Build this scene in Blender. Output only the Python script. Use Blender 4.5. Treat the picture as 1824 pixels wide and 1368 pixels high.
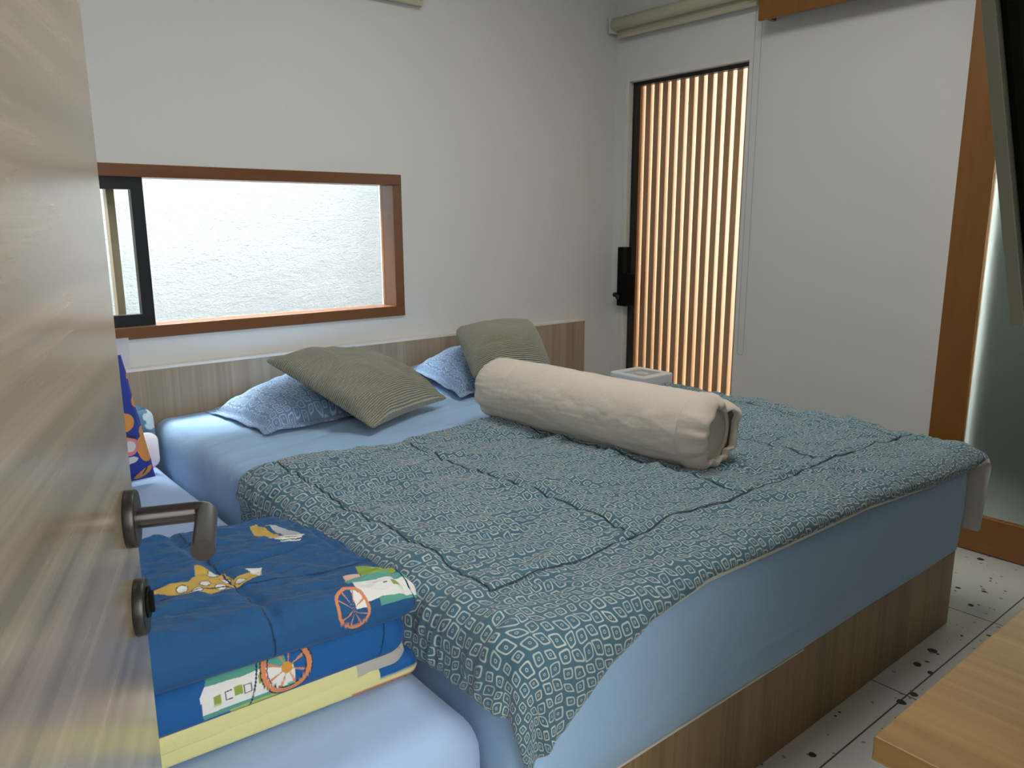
import bpy, math, random
import numpy as np
from mathutils import Vector, Matrix
random.seed(4)
for o in list(bpy.data.objects): bpy.data.objects.remove(o)
SC = bpy.context.scene; COL = SC.collection

# ------------------------------------------------------------------ camera
cd = bpy.data.cameras.new('camera'); cam = bpy.data.objects.new('camera', cd); COL.objects.link(cam)
SC.camera = cam
yaw, pit, rol = .6888, -.2052, -.003
F = Vector((math.sin(yaw)*math.cos(pit), math.cos(yaw)*math.cos(pit), math.sin(pit)))
R0 = Vector((math.cos(yaw), -math.sin(yaw), 0)); U0 = R0.cross(F)
Rv = R0*math.cos(rol)+U0*math.sin(rol); Uv = -R0*math.sin(rol)+U0*math.cos(rol)
M = Matrix((Rv, Uv, -F)).transposed().to_4x4(); M.translation = Vector((0, -3.266, 1.35))
cam.matrix_world = M
cd.sensor_width = 36; cd.lens = 36*1385.4/1824; cd.clip_start = .02

# ------------------------------------------------------------------ world, lights, exposure
wd = bpy.data.worlds.new('sky'); SC.world = wd; wd.use_nodes = True
bg = wd.node_tree.nodes['Background']; bg.inputs[0].default_value = (.86, .93, 1, 1); bg.inputs[1].default_value = 1.0

def light(name, kind, loc, target, energy, color=(1, 1, 1), size=1, sy=None, angle=None, spread=None):
    d = bpy.data.lights.new(name, kind); d.energy = energy; d.color = color
    if kind == 'AREA':
        d.shape = 'RECTANGLE'; d.size = size; d.size_y = sy or size
        if spread: d.spread = math.radians(spread)
    if kind == 'SUN': d.angle = math.radians(angle or 2)
    o = bpy.data.objects.new(name, d); COL.objects.link(o); o.location = loc
    o.rotation_euler = (Vector(target)-Vector(loc)).to_track_quat('-Z', 'Y').to_euler()
    return o
light('sun', 'SUN', (4, -3, 6), (4-.12, -3+.22, 6-.95), 2.7, (1, .95, .88), angle=4)
# daylight from the open hallway behind the camera, through the doorway
light('hallway_daylight', 'AREA', (.35, -4.5, 1.75), (.9, -2.0, .9), 50, (1, .985, .96), 1.0, 1.7)
# sky light falling into the narrow side yards outside both windows
light('side_yard_daylight', 'AREA', (5.0, -1.6, 1.7), (3.6, -.5, 1.2), 340, (1, .95, .88), 1.6, 2.4)
light('rear_yard_daylight', 'AREA', (1.2, .58, 2.3), (1.1, -.75, .35), 135, (.86, .93, 1), 1.9, .3, spread=85)
# lamp inside the room behind the frosted sliding door
light('bathroom_daylight', 'AREA', (3.95, -2.75, 1.6), (3.54, -2.02, 1.15), 34, (.92, .97, 1), .3, 1.2, spread=70)
# daylight-white ceiling fill, added out of view to brighten the room (housing built below)
light('added_ceiling_fill', 'AREA', (1.75, -1.9, 2.86), (1.75, -1.9, 0), 24, (1, .985, .95), .9, .9)
SC.view_settings.view_transform = 'Standard'; SC.view_settings.look = 'None'
SC.view_settings.exposure = 0; SC.view_settings.gamma = 1; SC.view_settings.use_curve_mapping = False

# ------------------------------------------------------------------ node helpers
class NT:
    def __init__(s, name):
        s.m = bpy.data.materials.new(name); s.m.use_nodes = True; s.t = s.m.node_tree
        s.b = s.t.nodes['Principled BSDF']; s.out = s.t.nodes['Material Output']
    def n(s, typ, **kw):
        x = s.t.nodes.new(typ)
        for k, v in kw.items(): setattr(x, k, v)
        return x
    def set(s, sock, v):
        if isinstance(v, bpy.types.NodeSocket): s.t.links.new(v, sock)
        elif isinstance(v, (tuple, list)) and len(v) == 3 and sock.type == 'RGBA': sock.default_value = (*v, 1)
        else: sock.default_value = v
    def math(s, op, a, b=0, c=None, clamp=False):
        x = s.n('ShaderNodeMath', operation=op); x.use_clamp = clamp
        s.set(x.inputs[0], a); s.set(x.inputs[1], b)
        if c is not None: s.set(x.inputs[2], c)
        return x.outputs[0]
    def coord(s, which='Object', scale=(1, 1, 1), rot=(0, 0, 0)):
        tc = s.n('ShaderNodeTexCoord'); mp = s.n('ShaderNodeMapping')
        mp.inputs['Scale'].default_value = scale; mp.inputs['Rotation'].default_value = rot
        s.t.links.new(tc.outputs[which], mp.inputs['Vector']); return mp.outputs[0]
    def noise(s, vec, scale=5, detail=4, rough=.5, out='Fac'):
        x = s.n('ShaderNodeTexNoise'); s.set(x.inputs['Vector'], vec)
        x.inputs['Scale'].default_value = scale; x.inputs['Detail'].default_value = detail; x.inputs['Roughness'].default_value = rough
        return x.outputs[out]
    def ramp(s, fac, stops):
        x = s.n('ShaderNodeValToRGB'); s.set(x.inputs[0], fac); e = x.color_ramp.elements
        while len(e) < len(stops): e.new(.5)
        for el, (p, c) in zip(e, stops):
            el.position = p; el.color = (*c, 1) if len(c) == 3 else c
        return x.outputs[0]
    def mix(s, fac, a, b):
        x = s.n('ShaderNodeMix', data_type='RGBA'); s.set(x.inputs[0], fac); s.set(x.inputs[6], a); s.set(x.inputs[7], b)
        return x.outputs[2]
    def bump(s, h, dist=.002, strength=1, prev=None):
        x = s.n('ShaderNodeBump'); s.set(x.inputs['Height'], h); x.inputs['Distance'].default_value = dist
        x.inputs['Strength'].default_value = strength
        if prev is not None: s.set(x.inputs['Normal'], prev)
        return x.outputs[0]
    def fin(s, color=None, rough=.5, normal=None, metal=0, spec=.5, sheen=0, coat=0):
        b = s.b.inputs
        if color is not None: s.set(b['Base Color'], color)
        s.set(b['Roughness'], rough); s.set(b['Metallic'], metal); s.set(b['Specular IOR Level'], spec)
        if sheen: b['Sheen Weight'].default_value = sheen; b['Sheen Roughness'].default_value = .5
        if coat: b['Coat Weight'].default_value = coat; b['Coat Roughness'].default_value = .16; b['Coat IOR'].default_value = 1.7
        if normal is not None: s.set(b['Normal'], normal)
        return s.m

def plain(name, c, rough=.5, metal=0, spec=.5, sheen=0, vary=.06, scale=6, bump=0, bscale=200):
    t = NT(name); v = t.coord('Object')
    f = t.noise(v, scale, 4)
    col = t.ramp(f, [(.3, tuple(x*(1-vary) for x in c)), (.7, tuple(min(1, x*(1+vary)) for x in c))])
    nm = t.bump(t.noise(v, bscale, 3), bump) if bump else None
    return t.fin(col, rough, nm, metal, spec, sheen)

def wood(name, c0, c1, axis='Z', rough=.45, fine=70, long=1.2, spec=.5, bump=.0004, coat=0, contrast=.5):
    t = NT(name); sc = {'X': (long, fine, fine), 'Y': (fine, long, fine), 'Z': (fine, fine, long)}[axis]
    v = t.coord('Object', sc); v2 = t.coord('Object', tuple(x*.16 for x in sc))
    a = t.noise(v, 1, 5, .6); b = t.noise(v2, 1, 3, .55)
    f = t.math('ADD', t.math('MULTIPLY', a, .5), t.math('MULTIPLY', b, .5))
    w = .16*contrast/.5
    col = t.ramp(f, [(.5-w, c0), (.5+w, c1)])
    return t.fin(col, rough, t.bump(a, bump), spec=spec, coat=coat)

def geo_pattern(name, ground, line, line2, cell=.026, rough=.85, zoom=1.0):
    """hand-printed look: skewed rounded squares with a small ring inside, in columns (UV in metres)"""
    t = NT(name)
    uv = t.coord('UV', (1/cell, 1/cell, 1))
    nz = t.n('ShaderNodeTexNoise'); t.set(nz.inputs['Vector'], uv); nz.inputs['Scale'].default_value = .55; nz.inputs['Detail'].default_value = 1
    off = t.n('ShaderNodeVectorMath', operation='SCALE'); t.set(off.inputs[0], nz.outputs['Color']); off.inputs['Scale'].default_value = .55
    ad = t.n('ShaderNodeVectorMath', operation='ADD'); t.set(ad.inputs[0], uv); t.set(ad.inputs[1], off.outputs[0])
    sx = t.n('ShaderNodeSeparateXYZ'); t.set(sx.inputs[0], ad.outputs[0]); X, Y = sx.outputs[0], sx.outputs[1]
    cx = t.math('FLOOR', X)
    wn = t.n('ShaderNodeTexWhiteNoise', noise_dimensions='1D'); t.set(wn.inputs['W'], cx)
    Y = t.math('ADD', Y, wn.outputs['Value']); cy = t.math('FLOOR', Y)
    cb = t.n('ShaderNodeCombineXYZ'); t.set(cb.inputs[0], cx); t.set(cb.inputs[1], cy)
    w2 = t.n('ShaderNodeTexWhiteNoise', noise_dimensions='2D'); t.set(w2.inputs['Vector'], cb.outputs[0])
    sep = t.n('ShaderNodeSeparateColor'); t.set(sep.inputs[0], w2.outputs['Color'])
    r1, r2, r3 = sep.outputs[0], sep.outputs[1], sep.outputs[2]
    fx = t.math('SUBTRACT', t.math('FRACT', X), .5); fy = t.math('SUBTRACT', t.math('FRACT', Y), .5)
    # random skew and size
    sk = t.math('MULTIPLY', t.math('SUBTRACT', r2, .35), .55)
    gx = t.math('ADD', fx, t.math('MULTIPLY', fy, sk)); gy = t.math('ADD', fy, t.math('MULTIPLY', fx, t.math('MULTIPLY', sk, .8)))
    ax, ay = t.math('ABSOLUTE', gx), t.math('ABSOLUTE', gy)
    p = 5.0
    d = t.math('POWER', t.math('ADD', t.math('POWER', ax, p), t.math('POWER', ay, p)), 1/p)
    k = t.math('ADD', .27, t.math('MULTIPLY', r1, .12))
    ring = t.math('SUBTRACT', 1, t.math('MULTIPLY', t.math('SUBTRACT', t.math('ABSOLUTE', t.math('SUBTRACT', d, k)), .034), 30), clamp=True)
    e = t.math('SQRT', t.math('ADD', t.math('MULTIPLY', fx, fx), t.math('MULTIPLY', fy, fy)))
    circ = t.math('SUBTRACT', 1, t.math('MULTIPLY', t.math('SUBTRACT', t.math('ABSOLUTE', t.math('SUBTRACT', e, .085)), .014), 40), clamp=True)
    m = t.math('MAXIMUM', ring, t.math('MULTIPLY', circ, .85))
    lc = t.mix(r3, line, line2)
    lg = t.mix(t.noise(t.coord('UV'), 6, 2), tuple(c*.88 for c in ground), tuple(c*1.1 for c in ground))
    col = t.mix(m, lg, lc)
    weave = t.noise(t.coord('UV', (1, 1, 1)), 55, 4, .6)
    nm = t.bump(weave, .0035, .8)
    return t.fin(col, rough, nm, spec=.25, sheen=.3)

def fabric(name, c, rough=.8, wr=22, dist=.004, vary=.05, sheen=.1, spec=.25, stretch=(1, 1, 1)):
    t = NT(name); v = t.coord('Object', stretch)
    f = t.noise(v, 3, 3)
    col = t.ramp(f, [(.3, tuple(x*(1-vary) for x in c)), (.7, tuple(min(1, x*(1+vary)) for x in c))])
    n1 = t.bump(t.noise(v, wr, 3, .55), dist, .6)
    n2 = t.bump(t.noise(t.coord('Object'), 600, 2), .0004, .5, n1)
    return t.fin(col, rough, n2, spec=spec, sheen=sheen)

def vcol(name, rough=.75):
    t = NT(name); a = t.n('ShaderNodeVertexColor'); a.layer_name = 'Col'
    n1 = t.bump(t.noise(t.coord('Object'), 45, 4, .6), .004, .6)
    return t.fin(a.outputs[0], rough, n1, spec=.25, sheen=.1)

def glass(name, tint=(.97, .99, .98), refl=.06):
    t = NT(name); tr = t.n('ShaderNodeBsdfTransparent'); tr.inputs[0].default_value = (*tint, 1)
    gl = t.n('ShaderNodeBsdfGlossy'); gl.inputs['Roughness'].default_value = .02
    lw = t.n('ShaderNodeLayerWeight'); lw.inputs[0].default_value = .25
    mx = t.n('ShaderNodeMixShader'); t.set(mx.inputs[0], t.math('MULTIPLY', lw.outputs['Fresnel'], .55))
    t.set(mx.inputs[1], tr.outputs[0]); t.set(mx.inputs[2], gl.outputs[0]); t.t.links.new(mx.outputs[0], t.out.inputs[0])
    return t.m

# ------------------------------------------------------------------ materials
M_wall = plain('white_paint', (.70, .70, .68), .75, vary=.012, scale=1.5, bump=.0006, bscale=60)
M_ceil = plain('ceiling_paint', (.78, .78, .76), .8, vary=.01)
M_ash = wood('pale_ash_laminate', (.27, .205, .135), (.43, .34, .24), 'Z', .42, 90, 1.0)
M_door = wood('door_laminate', (.17, .13, .08), (.42, .345, .245), 'X', .27, 34, .7, spec=.7, contrast=.38, bump=.0, coat=.42)
M_base = wood('bed_base_laminate', (.21, .135, .06), (.34, .23, .115), 'Z', .4, 90, 1.0, contrast=.35)
M_desk = wood('desk_laminate', (.22, .125, .038), (.36, .22, .075), 'Y', .38, 60, 1.6)
M_teak = wood('red_brown_timber', (.14, .050, .016), (.20, .076, .024), 'X', .35, 30, 2, contrast=.7)
M_teakv = wood('brown_timber_upright', (.19, .075, .012), (.27, .11, .018), 'Z', .35, 30, 2, contrast=.7)
M_slat = wood('pine_slats', (.40, .215, .10), (.58, .35, .19), 'Z', .6, 40, 2)
M_black = plain('black_powder_coat', (.012, .014, .017), .35, spec=.4)
M_blackp = plain('black_plastic', (.004, .005, .004), .5, spec=.08)
M_silver = plain('grey_green_plastic', (.17, .175, .135), .4, spec=.4)
M_gun = plain('gunmetal', (.13, .12, .125), .28, metal=1, vary=.03)
M_gund = plain('dark_gunmetal', (.035, .033, .032), .38, metal=.6, vary=.03)
M_glass = glass('clear_glass')
M_sheet = fabric('sky_blue_sheet', (.33, .52, .76), .75, 9, .010, .03, sheen=.2)
M_sheet2 = fabric('pale_blue_sheet', (.36, .50, .74), .7, 9, .008, .03, sheen=.2)
M_lining = fabric('off_white_lining', (.66, .65, .60), .8, 30, .003)
M_cream = plain('cream_blind_fabric', (.52, .49, .36), .7, vary=.03)
M_bol = fabric('stone_cotton', (.67, .59, .505), .8, 35, .0035, .03)
M_bolin = fabric('stone_inner', (.56, .52, .42), .8, 20, .002, .03)
M_white = plain('white_plastic', (.78, .78, .79), .4, vary=.01)
M_wht = plain('white_gloss_trim', (.72, .71, .66), .3, vary=.02)
M_duvet = geo_pattern('blue_geometric_print', (.062, .145, .20), (.38, .46, .46), (.50, .55, .50))
M_case = geo_pattern('blue_geometric_pillow_print', (.15, .255, .42), (.44, .55, .68), (.40, .51, .68), cell=.03)
M_seam = plain('dark_thread', (.02, .045, .06), .8)
M_chain = plain('bead_chain', (.22, .22, .21), .4)

def knit(name, c):
    t = NT(name); uv = t.coord('UV')
    wv = t.n('ShaderNodeTexWave', wave_type='BANDS', bands_direction='Y', wave_profile='SIN'); t.set(wv.inputs['Vector'], uv)
    wv.inputs['Scale'].default_value = 40; wv.inputs['Distortion'].default_value = 1.2; wv.inputs['Detail'].default_value = 2; wv.inputs['Detail Scale'].default_value = 2.5
    w2 = t.noise(uv, 230, 2)
    h = t.math('ADD', wv.outputs['Fac'], t.math('MULTIPLY', w2, .6))
    col = t.mix(t.math('MULTIPLY', wv.outputs['Fac'], 1.0), tuple(x*.66 for x in c), tuple(x*1.08 for x in c))
    return t.fin(col, .95, t.bump(h, .007, 1.0), spec=.1, sheen=.3)
M_knit = knit('sage_rib_knit', (.43, .42, .31))

def terrazzo():
    t = NT('terrazzo_tile'); v = t.coord('Object')
    col = t.mix(t.noise(v, 3, 3), (.62, .62, .57), (.68, .68, .63))
    warp = t.n('ShaderNodeVectorMath', operation='ADD'); t.set(warp.inputs[0], v)
    sc = t.n('ShaderNodeVectorMath', operation='SCALE'); t.set(sc.inputs[0], t.noise(v, 30, 2, out='Color')); sc.inputs['Scale'].default_value = .012
    t.set(warp.inputs[1], sc.outputs[0])
    for scale, thr, c, keep in ((17, .17, (.035, .028, .022), .45), (30, .14, (.30, .29, .26), .5), (42, .15, (.06, .05, .04), .28)):
        vo = t.n('ShaderNodeTexVoronoi', feature='F1'); t.set(vo.inputs['Vector'], warp.outputs[0]); vo.inputs['Scale'].default_value = scale
        sp = t.n('ShaderNodeSeparateColor'); t.set(sp.inputs[0], vo.outputs['Color'])
        r = t.math('MULTIPLY', sp.outputs[1], thr*1.4)
        m = t.math('MULTIPLY', t.math('LESS_THAN', vo.outputs['Distance'], t.math('ADD', r, thr*.3)), t.math('LESS_THAN', sp.outputs[0], keep))
        col = t.mix(m, col, c)
    sx = t.n('ShaderNodeSeparateXYZ'); t.set(sx.inputs[0], v)
    for ax, o in ((0, 2.172), (1, -2.428)):
        q = t.math('DIVIDE', t.math('SUBTRACT', sx.outputs[ax], o-6.55), .655)
        f = t.math('ABSOLUTE', t.math('SUBTRACT', t.math('FRACT', t.math('ADD', q, .5)), .5))
        col = t.mix(t.math('LESS_THAN', f, .0035), col, (.07, .065, .055))
    return t.fin(col, .32)
M_floor = terrazzo()

def stucco():
    t = NT('white_stucco'); v = t.coord('Object', (1, 1, 1.9))
    a = t.noise(v, 16, 8, .68); b = t.noise(v, 60, 4, .6)
    h = t.math('ADD', a, t.math('MULTIPLY', b, .5))
    col = t.ramp(t.noise(t.coord('Object', (.6, 1, 2)), 1.5, 3), [(.35, (.72, .73, .76)), (.65, (.84, .84, .85))])
    return t.fin(col, .9, t.bump(h, .06, 1.0))
M_stucco = stucco()

def frosted():
    t = NT('frosted_glass'); b = t.b.inputs
    b['Base Color'].default_value = (.30, .33, .30, 1); b['Transmission Weight'].default_value = .88; b['Roughness'].default_value = .42; b['IOR'].default_value = 1.2
    return t.m
M_frost = frosted()

# ------------------------------------------------------------------ mesh helpers
def tag(o, label=None, cat=None, group=None, kind=None):
    if label: o['label'] = label
    if cat: o['category'] = cat
    if group: o['group'] = group
    if kind: o['kind'] = kind
    return o
def link(name, me, mats, parent=None, smooth=False):
    o = bpy.data.objects.new(name, me); COL.objects.link(o)
    for m in (mats if isinstance(mats, (list, tuple)) else [mats]): me.materials.append(m)
    if parent: o.parent = parent; o.matrix_parent_inverse = parent.matrix_world.inverted()
    if smooth: me.polygons.foreach_set('use_smooth', [True]*len(me.polygons))
    return o
def empty(name, loc):
    o = bpy.data.objects.new(name, None); COL.objects.link(o); o.location = loc; o.empty_display_size = .1
    o.matrix_world = Matrix.Translation(loc); return o

class MB:
    def __init__(s): s.v = []; s.f = []; s.sm = []
    def raw(s, vs, fs, sm=False):
        k = len(s.v); s.v += [tuple(v) for v in vs]; s.f += [tuple(i+k for i in f) for f in fs]; s.sm += [sm]*len(fs); return s
    def box(s, a, b, bev=.0, mat=None):
        x0, y0, z0 = [min(p, q) for p, q in zip(a, b)]; x1, y1, z1 = [max(p, q) for p, q in zip(a, b)]
        if bev <= 0:
            vs = [(x, y, z) for z in (z0, z1) for y in (y0, y1) for x in (x0, x1)]
            fs = [(0, 2, 3, 1), (4, 5, 7, 6), (0, 1, 5, 4), (2, 6, 7, 3), (0, 4, 6, 2), (1, 3, 7, 5)]
        else:
            import bmesh
            bm = bmesh.new(); bmesh.ops.create_cube(bm, size=1)
            for v in bm.verts: v.co = Vector(((x0+x1)/2+v.co.x*(x1-x0), (y0+y1)/2+v.co.y*(y1-y0), (z0+z1)/2+v.co.z*(z1-z0)))
            bmesh.ops.bevel(bm, geom=bm.edges[:], offset=bev, segments=2, affect='EDGES', profile=.5)
            bm.verts.index_update(); vs = [v.co.copy() for v in bm.verts]; fs = [tuple(v.index for v in f.verts) for f in bm.faces]; bm.free()
        if mat: vs = [mat @ Vector(v) for v in vs]
        return s.raw(vs, fs)
    def tube(s, a, b, r, n=24, r2=None, cap=True, bev=0):
        a, b = Vector(a), Vector(b); d = (b-a).normalized(); L = (b-a).length
        u = d.orthogonal().normalized(); w = d.cross(u); r2 = r if r2 is None else r2
        st = [(0, r), (L, r2)] if not bev else [(0, r-bev), (bev, r), (L-bev, r2), (L, r2-bev)]
        vs = [a+d*t+(u*math.cos(2*math.pi*i/n)+w*math.sin(2*math.pi*i/n))*q for t, q in st for i in range(n)]
        fs = [(k*n+i, k*n+(i+1) % n, (k+1)*n+(i+1) % n, (k+1)*n+i) for k in range(len(st)-1) for i in range(n)]
        s.raw(vs, fs, True)
        if cap: 
            k = len(s.v)-len(vs); s.f += [tuple(k+i for i in reversed(range(n))), tuple(k+(len(st)-1)*n+i for i in range(n))]; s.sm += [False]*2
        return s
    def build(s, name, mats, parent=None):
        me = bpy.data.meshes.new(name); me.from_pydata([tuple(v) for v in s.v], [], s.f); me.update()
        me.polygons.foreach_set('use_smooth', s.sm)
        return link(name, me, mats, parent)

# numpy value noise -------------------------------------------------
_rs = np.random.RandomState(7); _G = _rs.rand(256, 256)
def vn(x, y):
    xi = np.floor(x).astype(int); yi = np.floor(y).astype(int); fx = x-xi; fy = y-yi
    fx = fx*fx*fx*(fx*(fx*6-15)+10); fy = fy*fy*fy*(fy*(fy*6-15)+10)
    g = lambda a, b: _G[a % 256, b % 256]
    return ((g(xi, yi)*(1-fx)+g(xi+1, yi)*fx)*(1-fy)+(g(xi, yi+1)*(1-fx)+g(xi+1, yi+1)*fx)*fy)*2-1
def fbm(x, y, o=4, g=.5):
    r = 0; a = 1
    for i in range(o): r = r+a*vn(x*2**i+17.3*i, y*2**i+5.1*i); a *= g
    return r
def ridge(x, y, o=3):
    r = 0; a = 1
    for i in range(o): r = r+a*(1-np.abs(vn(x*2**i+31*i, y*2**i+11*i))*2); a *= .5
    return r/1.75

def grid_faces(nu, nv, off=0, flip=False, wrap=False):
    j, i = np.meshgrid(np.arange(nv-1), np.arange(nu if wrap else nu-1), indexing='ij')
    a = j*nu+i; b = j*nu+(i+1) % nu; c = (j+1)*nu+(i+1) % nu; d = (j+1)*nu+i
    q = np.stack([a, b, c, d] if not flip else [a, d, c, b], -1).reshape(-1, 4)+off
    return q
def np_mesh(name, V, Fq, mats, parent=None, UV=None, colv=None, smooth=True, midx=None):
    me = bpy.data.meshes.new(name); n = len(Fq)
    me.vertices.add(len(V)); me.vertices.foreach_set('co', np.asarray(V, np.float32).ravel())
    me.loops.add(n*4); me.loops.foreach_set('vertex_index', Fq.astype(np.int32).ravel())
    me.polygons.add(n); me.polygons.foreach_set('loop_start', np.arange(n, dtype=np.int32)*4)
    me.polygons.foreach_set('loop_total', np.full(n, 4, np.int32))
    if midx is not None: me.polygons.foreach_set('material_index', midx.astype(np.int32))
    me.update(calc_edges=True); me.validate()
    if UV is not None:
        l = me.uv_layers.new(name='UVMap'); l.data.foreach_set('uv', np.asarray(UV, np.float32)[Fq.ravel()].ravel())
    if colv is not None:
        a = me.color_attributes.new('Col', 'FLOAT_COLOR', 'POINT')
        a.data.foreach_set('color', np.concatenate([colv, np.ones((len(V), 1))], 1).astype(np.float32).ravel())
    o = link(name, me, mats, parent, smooth)
    return o
def normals(P):
    du = np.gradient(P, axis=1); dv = np.gradient(P, axis=0); n = np.cross(du, dv)
    return n/(np.linalg.norm(n, axis=2, keepdims=True)+1e-9)

def cushion(name, c, T, mat, parent=None, n=90, m=90, prof=.5, edge=1.0, flange=0, disp=None, sag=.0, pinch=.0, colf=None, mixl=.5, bot=1.0, rnd=0, dent=0):
    """closed pillow from 4 corner points c (BL,BR,TR,TL as seen from its upper face): T thickness, flange = flat hem width"""
    c = [np.array(p, float) for p in c]
    t = .5-.5*np.cos(np.pi*np.linspace(0, 1, n)); s = .5-.5*np.cos(np.pi*np.linspace(0, 1, m))
    t = (1-mixl)*t+mixl*np.linspace(0, 1, n); s = (1-mixl)*s+mixl*np.linspace(0, 1, m)
    u, v = np.meshgrid(t, s)
    Lu = np.linalg.norm(c[1]-c[0]); Lv = np.linalg.norm(c[3]-c[0])
    # edges pull in between the corners
    uu = u+pinch*4*v*(1-v)*(.5-u)*np.abs(2*u-1)**.5; vv = v+pinch*4*u*(1-u)*(.5-v)*np.abs(2*v-1)**.5
    if rnd:
        ru, rv = rnd/Lu, rnd/Lv
        a = np.clip((ru-np.minimum(uu, 1-uu))/ru, 0, 1); b = np.clip((rv-np.minimum(vv, 1-vv))/rv, 0, 1)
        k = np.maximum(a, b)/(np.hypot(a, b)+1e-9); k = np.where((a > 0)&(b > 0), k, 1)
        eu = ru*(1-a*k); ev = rv*(1-b*k)
        uu = np.where(a > 0, np.where(uu < .5, eu, 1-eu), uu); vv = np.where(b > 0, np.where(vv < .5, ev, 1-ev), vv)
    P = (c[0]*((1-uu)*(1-vv))[..., None]+c[1]*(uu*(1-vv))[..., None]+c[2]*(uu*vv)[..., None]+c[3]*((1-uu)*vv)[..., None])
    N = np.cross(c[1]-c[0], c[3]-c[0]); N /= np.linalg.norm(N)
    du = np.minimum(u, 1-u)*Lu; dv = np.minimum(v, 1-v)*Lv
    def pr(d, L):
        q = np.clip((d-flange)/(L/2*edge), 0, 1); return np.maximum(0, 1-(1-q)**2)**prof
    h = pr(du, Lu)*pr(dv, Lv)
    top = T*h
    if dent: top = top*(1-dent*np.exp(-(((u-.5)/.25)**2+((v-.45)/.3)**2)))
    mask = np.clip(h*3, 0, 1)
    if disp is not None: top = top+disp(u*Lu, v*Lv)*np.clip(h*4, .15, 1)
    border = (u <= 0)|(u >= 1)|(v <= 0)|(v >= 1)
    base = -sag*16*u*(1-u)*v*(1-v)
    if flange: base = base+.006*np.clip(1-h*5, 0, 1)*fbm(u*Lu*14, v*Lv*14, 2)
    eps = .003
    Pt = P+N*(base+top*.62+eps)[..., None]; Pb = P+N*(base-T*h*.38*bot-eps)[..., None]
    Pt[border] = P[border]+N*base[border][..., None]; Pb[border] = Pt[border]
    V = np.concatenate([Pt.reshape(-1, 3), Pb.reshape(-1, 3)])
    Fq = np.concatenate([grid_faces(n, m), grid_faces(n, m, n*m, True)])
    UV = np.stack([u*Lu, v*Lv], -1).reshape(-1, 2); UV = np.concatenate([UV, UV+3.3])
    col = colf(V, np.concatenate([np.ones(n*m), -np.ones(n*m)])) if colf else None
    return np_mesh(name, V, Fq, mat, parent, UV, col)

def rbox(name, lo, hi, r, mat, parent=None, res=.03, disp=None, rz=None, rb=None):
    """rounded soft box built from a projected grid; disp(P,N) gives extra height"""
    lo, hi = np.array(lo, float), np.array(hi, float); rz = rz or r; rb = rb or rz
    rr = np.array([r, r, rz]); ctr = (lo+hi)/2; half = (hi-lo)/2
    def ticks(a):
        h = half[a]; q = rr[a]; k = 7
        e = h-q+q*np.sin(np.linspace(0, np.pi/2, k)); m = np.linspace(-(h-q), h-q, max(2, int(2*(h-q)/res)))
        return np.concatenate([-e[::-1], m[1:-1], e])
    tk = [ticks(a) for a in range(3)]
    Vs, Fs, off = [], [], 0
    for ax in range(3):
        for sg in (-1, 1):
            a, b = (ax+1) % 3, (ax+2) % 3
            A, B = np.meshgrid(tk[a], tk[b]); P = np.zeros(A.shape+(3,)); P[..., a] = A; P[..., b] = B; P[..., ax] = sg*half[ax]
            inner = np.clip(P, -(half-rr), half-rr); lowz = P[..., 2] < inner[..., 2]; d = P-inner
            # superellipse projection
            nd = d/rr; L = np.linalg.norm(nd, axis=2, keepdims=True); L[L == 0] = 1
            Nn = nd/L; P = inner+Nn*rr
            P[..., 2] = np.where(lowz, inner[..., 2]-(rz-rb)+Nn[..., 2]*rb, P[..., 2])
            if disp is not None: P = P+Nn*disp(P+ctr, Nn)[..., None]
            Vs.append((P+ctr).reshape(-1, 3)); Fs.append(grid_faces(A.shape[1], A.shape[0], off, sg < 0)); off += A.size
    o = np_mesh(name, np.concatenate(Vs), np.concatenate(Fs), mat, parent)
    import bmesh
    bm = bmesh.new(); bm.from_mesh(o.data); bmesh.ops.remove_doubles(bm, verts=bm.verts, dist=.0003); bm.to_mesh(o.data); bm.free()
    o.data.polygons.foreach_set('use_smooth', [True]*len(o.data.polygons))
    return o

def struct(name, mb, mat, parent=None):
    o = mb.build(name, mat, parent); 
    if not parent: o['kind'] = 'structure'
    return o

# ------------------------------------------------------------------ room shell
XL, XR, YB, YF, ZC = -.36, 3.47, 0.0, -3.40, 2.95
WX0, WX1, WZ0, WZ1 = .28, 2.005, .907, 1.5696        # back window, outer
DY0, DY1, DZ = -.885, -.075, 2.150                    # slatted door opening in right wall
SY = -2.02                                            # bathroom opening starts here
struct('floor', MB().box((XL-.2, -5.2, -.1), (6.2, 2.0, 0)), M_floor)
struct('ceiling', MB().box((XL-.2, -5.2, ZC), (5.1, .2, ZC+.12)), M_ceil)
w = MB(); w.box((XL-.2, 0, 0), (WX0, .2, ZC)).box((WX1, 0, 0), (XR+.2, .2, ZC)).box((WX0, 0, 0), (WX1, .2, WZ0)).box((WX0, 0, WZ1), (WX1, .2, ZC))
struct('wall_back', w, M_wall)
w = MB(); w.box((XR, DY1, 0), (XR+.12, .0, ZC)).box((XR, DY0, DZ), (XR+.12, DY1, ZC)).box((XR, SY, 0), (XR+.12, DY0, ZC)).box((XR, -2.85, 2.2), (XR+.12, SY, ZC)).box((XR, YF, 0), (XR+.12, -2.85, ZC))
struct('wall_right', w, M_wall)
struct('wall_left', MB().box((XL-.2, -5.2, 0), (XL, 0, ZC)), M_wall)
DWX0, DWX1 = -.16, .74                                 # doorway in which the camera stands
w = MB(); w.box((XL, YF-.12, 0), (DWX0, YF, ZC)).box((DWX1, YF-.12, 0), (XR, YF, ZC)).box((DWX0, YF-.12, 2.2), (DWX1, YF, ZC))
struct('wall_front', w, M_wall)
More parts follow.
